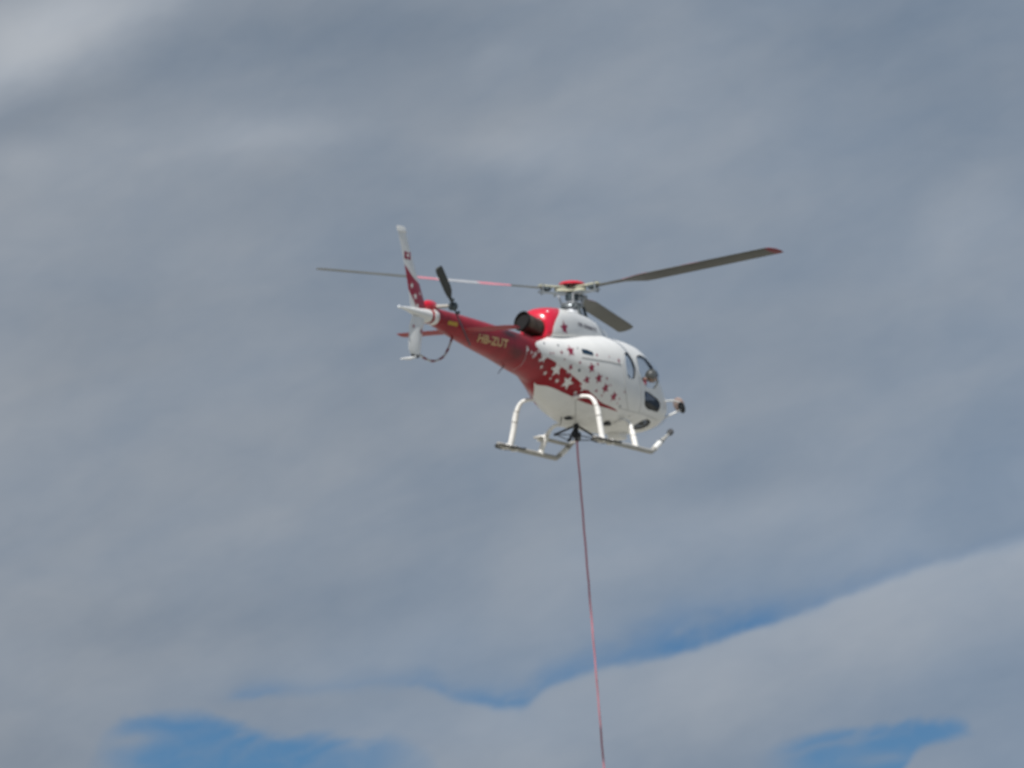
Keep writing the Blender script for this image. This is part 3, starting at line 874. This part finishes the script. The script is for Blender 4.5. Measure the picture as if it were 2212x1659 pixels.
STARS = [('r', 0.176, -1.42, -0.59, 1.75), ('r', 0.154, -0.82, -0.76, 1.47), ('r', 0.163, -0.56, -0.79, 1.29), ('r', 0.163, -0.28, -0.8, 1.13), ('r', 0.163, 0.07, -0.82, 1.0), ('r', 0.141, -0.87, -0.67, 1.23), ('r', 0.106, -1.4, -0.57, 1.43), ('r', 0.079, -1.38, -0.52, 1.3), ('g', 0.06, -1.72, -0.53, 1.69), ('g', 0.039, -1.97, -0.47, 1.65), ('g', 0.053, -1.17, -0.67, 1.54), ('g', 0.053, -0.63, -0.8, 1.56), ('g', 0.053, -0.62, -0.78, 1.74), ('g', 0.074, 0.17, -0.9, 1.71), ('g', 0.053, -0.31, -0.85, 1.31), ('g', 0.06, -0.51, -0.71, 1.06), ('g', 0.035, -0.19, -0.85, 1.75), ('g', 0.042, 0.4, -0.91, 1.12), ('g', 0.042, -0.3, -0.73, 0.99), ('g', 0.035, -0.14, -0.85, 1.2), ('w', 0.256, -1.76, -0.44, 1.36), ('w', 0.256, -1.31, -0.46, 1.15), ('w', 0.212, -0.86, -0.61, 1.12), ('w', 0.079, -2.22, -0.32, 1.37), ('w', 0.088, -1.99, -0.29, 1.28), ('w', 0.088, -1.6, -0.37, 1.16), ('w', 0.084, -0.98, -0.47, 0.99), ('w', 0.084, -2.87, -0.34, 1.63), ('w', 0.071, -2.72, -0.35, 1.59), ('w', 0.097, -2.58, -0.36, 1.57), ('w', 0.071, -2.48, -0.38, 1.63), ('w', 0.066, -2.63, -0.34, 1.52), ('w', 0.176, -2.27, -0.39, 1.53), ('w', 0.079, -2.37, -0.36, 1.48), ('w', 0.106, -1.43, -0.54, 1.36), ('w', 0.084, -1.28, -0.56, 1.32), ('w', 0.071, -1.09, -0.6, 1.25), ('w', 0.053, -1.79, -0.32, 1.19), ('w', 0.079, -0.57, -0.66, 1.02), ('w', 0.071, -0.73, -0.66, 1.11), ('w', 0.062, -0.38, -0.67, 0.93), ('g', 0.042, -2.06, -0.45, 1.64), ('g', 0.035, -1.62, -0.55, 1.56), ('g', 0.038, 0.27, -0.84, 0.98), ('w', 0.056, 0.07, -0.74, 0.87), ('g', 0.035, 0.28, -0.8, 0.89)]
def text_film(name, txt, x0, x1, z0, h, slope, m, parent, tree):
    """lettering that reads towards the nose on the starboard side"""
    cu = bpy.data.curves.new('t', 'FONT'); cu.body = txt; cu.offset = .022; cu.resolution_u = 3; cu.fill_mode = 'BOTH'
    to = bpy.data.objects.new('t', cu); col.objects.link(to)
    dg = bpy.context.evaluated_depsgraph_get(); dg.update()
    me = bpy.data.meshes.new_from_object(to.evaluated_get(dg)); bpy.data.objects.remove(to)
    bm = bmesh.new(); bm.from_mesh(me); bpy.data.meshes.remove(me)
    bmesh.ops.triangulate(bm, faces=bm.faces)
    xs = [v.co.x for v in bm.verts]; ys = [v.co.y for v in bm.verts]
    for v in bm.verts:
        u = (v.co.x-min(xs))/(max(xs)-min(xs)); w = (v.co.y-min(ys))/(max(ys)-min(ys))
        v.co = (x0+(x1-x0)*u, 0, z0+slope*u+h*w)
    for _ in range(3):
        es = [e for e in bm.edges if e.calc_length() > .035]
        if es: bmesh.ops.subdivide_edges(bm, edges=es, cuts=1); bmesh.ops.triangulate(bm, faces=bm.faces)
    for v in bm.verts:
        h_ = tree.ray_cast(Vector((v.co.x, -3, v.co.z)), Vector((0, 1, 0)))
        if h_[0]: v.co = h_[0] + h_[1]*.006
    return obj(name, bm, m, parent, smooth=False)
def seam(pts, r=.006, m='panel_line'):
    P = []
    for a, b in zip(pts, pts[1:]):
        for k in range(10):
            w = Vector(a).lerp(Vector(b), k/10); q, n, _, _ = BVH.find_nearest(w); P.append(q + n*.001)
    return tube('panel_line', P, r, m, fuselage, seg=6)
def dress():
    rnd = random.Random(5)
    for c, sz, x, y, z in STARS:
        film('star_decal', [STAR], (x, y, z), sz*(1.4 if c != 'w' else 1.22), 'decal_white' if c == 'w' else 'decal_red', fuselage, BVH, rnd.uniform(-.5, .5), .0045 if c == 'w' else .004)
    ct = bvh_of(cowling)
    film('star_decal', [STAR], (-1.33, -.42, 2.21), .30, 'decal_red', cowling, ct, .15)
    text_film('cowling_lettering', 'AIR ZERMATT', -.74, .16, 2.325, .075, -.035, 'logo_grey', cowling, ct)
    text_film('registration', 'HB-ZUT', -4.82, -3.66, 1.57, .155, .0, 'registration_gold', fuselage, BVH)
    sq = [(-1, -.2), (-.5, -.2), (0, -.2), (.5, -.2), (1, -.2), (1, .2), (.5, .2), (0, .2), (-.5, .2), (-1, .2)]
    film('warning_placard', [sq], (-5.86, -.17, 1.80), .18, 'placard_yellow', fuselage, BVH)
    ft = bvh_of(upper_fin); lt = bvh_of(lower_fin)
    film('national_flag', [[(-.8, -.5), (.8, -.5), (.8, .5), (-.8, .5)]], (-7.47, -.03, 2.905), .145, 'decal_red', upper_fin, ft)
    cr = [(-.1, -.35), (.1, -.35), (.1, -.1), (.35, -.1), (.35, .1), (.1, .1), (.1, .35), (-.1, .35), (-.1, .1), (-.35, .1), (-.35, -.1), (-.1, -.1)]
    film('national_flag', [cr], (-7.47, -.03, 2.905), .145, 'decal_white', upper_fin, ft, off=.008)
    for x, z, sz in ((-7.31, 2.36, .12), (-7.18, 2.17, .14), (-7.10, 2.0, .12), (-7.0, 2.24, .08)):
        film('star_decal', [STAR], (x, -.06, z), sz, 'decal_white', upper_fin, ft, .2, .005)
    for x, z, sz in ((-7.28, 1.60, .09), (-7.0, 1.53, .13)):
        film('star_decal', [STAR], (x, -.05, z), sz, 'decal_red', lower_fin, lt, .3, .005)
    disc = [(math.cos(k*math.pi/6)*.5, math.sin(k*math.pi/6)*.5) for k in range(12)]
    for x, y, z, r in ((-2.196, -.381, 1.824, .055), (-1.766, -.481, 1.822, .045), (-1.147, -.641, 1.396, .062), (-1.176, -.625, 1.825, .04), (.418, -.793, .849, .05)):
        film('fuel_cap' if r > .06 else 'access_port', [disc], (x, y, z), r, 'dark_blue_glassy', fuselage, BVH)
    film('door_handle', [[(-1, -.25), (0, -.3), (1, -.35), (1.05, .1), (0, .32), (-1, .32)]], (-.907, -.713, 1.769), .17, 'dark_blue_glassy', fuselage, BVH)
    seam([(-1.12, -.682, 1.647), (-.633, -.798, 1.644), (-.156, -.872, 1.647), (.29, -.914, 1.64)], .009)
    seam([(.389, -.764, .814), (.867, -.807, .802), (1.414, -.832, .802), (1.991, -.802, .78), (2.3, -.78, .76)])
    seam([(.40, -.87, 1.86), (.324, -.916, 1.639), (.339, -.927, 1.444), (.392, -.919, 1.205), (.55, -.877, .98), (.8, -.794, .791)])
    seam([(-.857, -.416, .863), (-.628, -.314, .699), (-.3, -.15, .58), (-.034, -.048, .534)], .008)
    seam([(1.06, -.9, 1.97), (1.02, -.93, 1.6), (1.10, -.93, 1.25), (1.20, -.88, .95), (1.22, -.80, .80)])
    seam([(-2.9, -.36, 1.70), (-2.9, -.30, 1.45), (-2.9, 0, 1.28)])
dress()

# --- cabin
def cabin():
    box('cabin_floor', (.62, -.42, .60), (2.30, .42, .64), 'interior_dark', heli, .005)
    for s in (-1, 1):
        st = box('seat', (.90, s*.50-.26, .70), (1.35, s*.50+.26, .90), 'seat_fabric', heli, .05)
        bm = bmesh.new(); add_box(bm, (.84, s*.52-.28, .86), (.98, s*.52+.28, 1.52), .05, None); obj('seat_back', bm, 'seat_fabric', st)
    box('instrument_panel', (2.0, -.35, .95), (2.25, .35, 1.28), 'interior_dark', heli, .04)
    box('rear_bench', (.0, -.60, .80), (.42, .60, 1.0), 'seat_fabric', heli, .05)
    for s in (-1, 1):
        pass
    tube('windshield_post', [(2.05, 0, 2.09), (2.4, 0, 1.85), (2.75, 0, 1.57)], .022, 'white_paint', heli, seg=8)
cabin()

# ------------------------------------------------------------------ pilot, leaning into the bubble window
def pilot():
    root = bpy.data.objects.new('person', None); col.objects.link(root)
    root['label'] = 'pilot in dark red jacket and helmet leaning out at the side window'
    root['category'] = 'person'
    root.location = heli.location; root.rotation_euler = heli.rotation_euler
    J = [((1.0, -.45, .96), .15), ((1.14, -.53, 1.14), .15), ((1.34, -.64, 1.32), .17), ((1.48, -.74, 1.42), .11), ((1.56, -.80, 1.47), .064), ((1.62, -.84, 1.52), .06),
         ((1.38, -.45, 1.42), .085), ((1.50, -.32, 1.20), .06), ((1.70, -.30, 1.10), .045), ((1.78, -.30, 1.11), .04),
         ((1.46, -.84, 1.36), .08), ((1.50, -.80, 1.12), .06), ((1.72, -.62, 1.06), .045), ((1.80, -.60, 1.07), .04),
         ((1.10, -.33, .95), .11), ((1.55, -.33, 1.02), .085), ((1.85, -.32, .70), .06), ((2.0, -.32, .66), .045),
         ((1.10, -.57, .95), .11), ((1.55, -.58, 1.02), .085), ((1.85, -.58, .70), .06), ((2.0, -.58, .66), .045)]
    E = [(0, 1), (1, 2), (2, 3), (3, 4), (4, 5), (2, 6), (6, 7), (7, 8), (8, 9), (2, 10), (10, 11), (11, 12), (12, 13), (0, 14), (14, 15), (15, 16), (16, 17), (0, 18), (18, 19), (19, 20), (20, 21)]
    me = bpy.data.meshes.new('tmp'); me.from_pydata([j[0] for j in J], E, [])
    o = bpy.data.objects.new('tmp', me); col.objects.link(o)
    md = o.modifiers.new('s', 'SKIN'); md.use_smooth_shade = True
    for i, (p, r) in enumerate(J): me.skin_vertices[0].data[i].radius = (r, r)
    me.skin_vertices[0].data[0].use_root = True
    o.modifiers.new('u', 'SUBSURF').levels = 2
    dg = bpy.context.evaluated_depsgraph_get(); dg.update()
    body = bpy.data.meshes.new_from_object(o.evaluated_get(dg)); bpy.data.objects.remove(o)
    for m in ('jacket_red', 'trouser_dark', 'skin'): body.materials.append(MAT[m])
    for f in body.polygons:
        c = f.center; f.use_smooth = True
        f.material_index = 1 if c.z < 1.04 and (c.x > 1.22 or c.z < .98) and not (c.x > 1.4 and c.z > 1.03 and c.z > 1.0) else (2 if (c.x > 1.76 and c.z > .98) or c.z > 1.49 and c.x > 1.5 else 0)
    bo = bpy.data.objects.new('body', body); col.objects.link(bo); bo.parent = root
    # head: shaped skull with face, looking down and out
    HC = Vector((1.72, -.91, 1.555))
    look = Vector((.62, -.62, -.48)).normalized()
    upv = Vector((.25, -.45, .86)); upv = (upv - look*upv.dot(look)).normalized(); sd = upv.cross(look)
    H = Matrix((look, sd, upv)).transposed()
    bm = bmesh.new()
    bmesh.ops.create_uvsphere(bm, u_segments=28, v_segments=20, radius=1)
    for v in bm.verts:
        x, y, z = v.co
        px, py, pz = x*.098, y*.076, z*.115
        if z < -.2: px *= 1-.10*(-z); py *= 1-.30*(-z-.2)
        if x > .6: px += .022*math.exp(-((y/.16)**2 + ((z+.12)/.2)**2)) - .006*math.exp(-(((abs(y)-.36)/.16)**2 + ((z-.1)/.14)**2))
        v.co = HC + H @ Vector((px, py, pz))
    hd = obj('head', bm, 'skin', root)
    for s in (-1, 1):
        ball('eye', HC + H @ Vector((.084, s*.031, .010)), (.013, .012, .010), 'visor', hd, seg=10, rings=8)
        ball('ear', HC + H @ Vector((-.005, s*.076, -.005)), (.018, .010, .028), 'skin', hd, seg=10, rings=8)
    bm = bmesh.new(); add_ball(bm, HC + H @ Vector((.088, 0, -.055)), .010, .024, .006, mtx=H, seg=10, rings=8); obj('mouth', bm, 'jacket_red', hd)
    bm = bmesh.new()
    bmesh.ops.create_uvsphere(bm, u_segments=28, v_segments=18, radius=1)
    bmesh.ops.delete(bm, geom=[v for v in bm.verts if v.co.z < -.55 or (v.co.x > .45 and v.co.z < .22)], context='VERTS')
    for v in bm.verts: v.co = HC + H @ Vector((v.co.x*.132 - .012, v.co.y*.118, v.co.z*.135 + .018))
    hel = obj('helmet', bm, 'helmet_shell', hd)
    tube('microphone_boom', [HC + H @ Vector(p) for p in ((.01, .11, -.04), (.08, .09, -.07), (.115, .02, -.062))], .006, 'rubber', hel, seg=6)
    # gloved-free hands on the controls: palm, four fingers, thumb
    for w, s in (((1.80, -.30, 1.11), 1), ((1.82, -.60, 1.07), -1)):
        w = Vector(w)
        bm = bmesh.new()
        add_ball(bm, w + Vector((.03, 0, 0)), .048, .042, .020, seg=14, rings=8)
        for k in range(4):
            y = (-.03 + .02*k); l = (.030, .036, .034, .026)[k]
            add_tube(bm, [w + Vector((.055, y, .005)), w + Vector((.055+l, y, .008)), w + Vector((.06+l*1.3, y, -.020)), w + Vector((.05+l, y, -.042))], [.0095, .009, .0085, .007], seg=8)
        add_tube(bm, [w + Vector((.02, s*.038, 0)), w + Vector((.045, s*.058, -.012)), w + Vector((.07, s*.045, -.028))], [.011, .010, .008], seg=8)
        obj('hand', bm, 'skin', root)
pilot()

def rope_mat():
    m = MAT['rope_fibre']; nt = m.node_tree; b = nt.nodes['Principled BSDF']
    tc = nt.nodes.new('ShaderNodeTexCoord')
    mp = nt.nodes.new('ShaderNodeMapping'); mp.inputs['Scale'].default_value = (.05, .05, 1)
    nt.links.new(tc.outputs['Object'], mp.inputs['Vector'])
    n = noise(nt, mp.outputs[0], .9, 2, .5)
    nt.links.new(mixc(nt, n.step(.42, .58), (.50, .20, .25), (.42, .185, .225)), b.inputs['Base Color'])     # faded red with worn dark lengths
rope_mat()
# ------------------------------------------------------------------ long line
def rope():
    top = HMW @ Vector((.105, 0, .20))
    d = Vector((.0815, 0, -1)).normalized()
    P = [top + d*t + Vector((.006*math.sin(t*.7), 0, 0)) for t in [i*.5 for i in range(29)]]
    bm = bmesh.new()
    rings = []
    seg = 12
    N = 280
    for i in range(N+1):
        t = 14*i/N
        p = top + d*t
        tw = t*9
        rings.append([p + Vector((math.cos(2*math.pi*k/seg), math.sin(2*math.pi*k/seg), 0))*(.0185 + .003*math.cos(3*(2*math.pi*k/seg)+tw)) for k in range(seg)])
    add_loft(bm, rings, True)
    o = obj('long_line_rope', bm, 'rope_fibre')
    o['label'] = 'thin dark red rope hanging from the hook under the helicopter'
    o['category'] = 'rope'
rope()
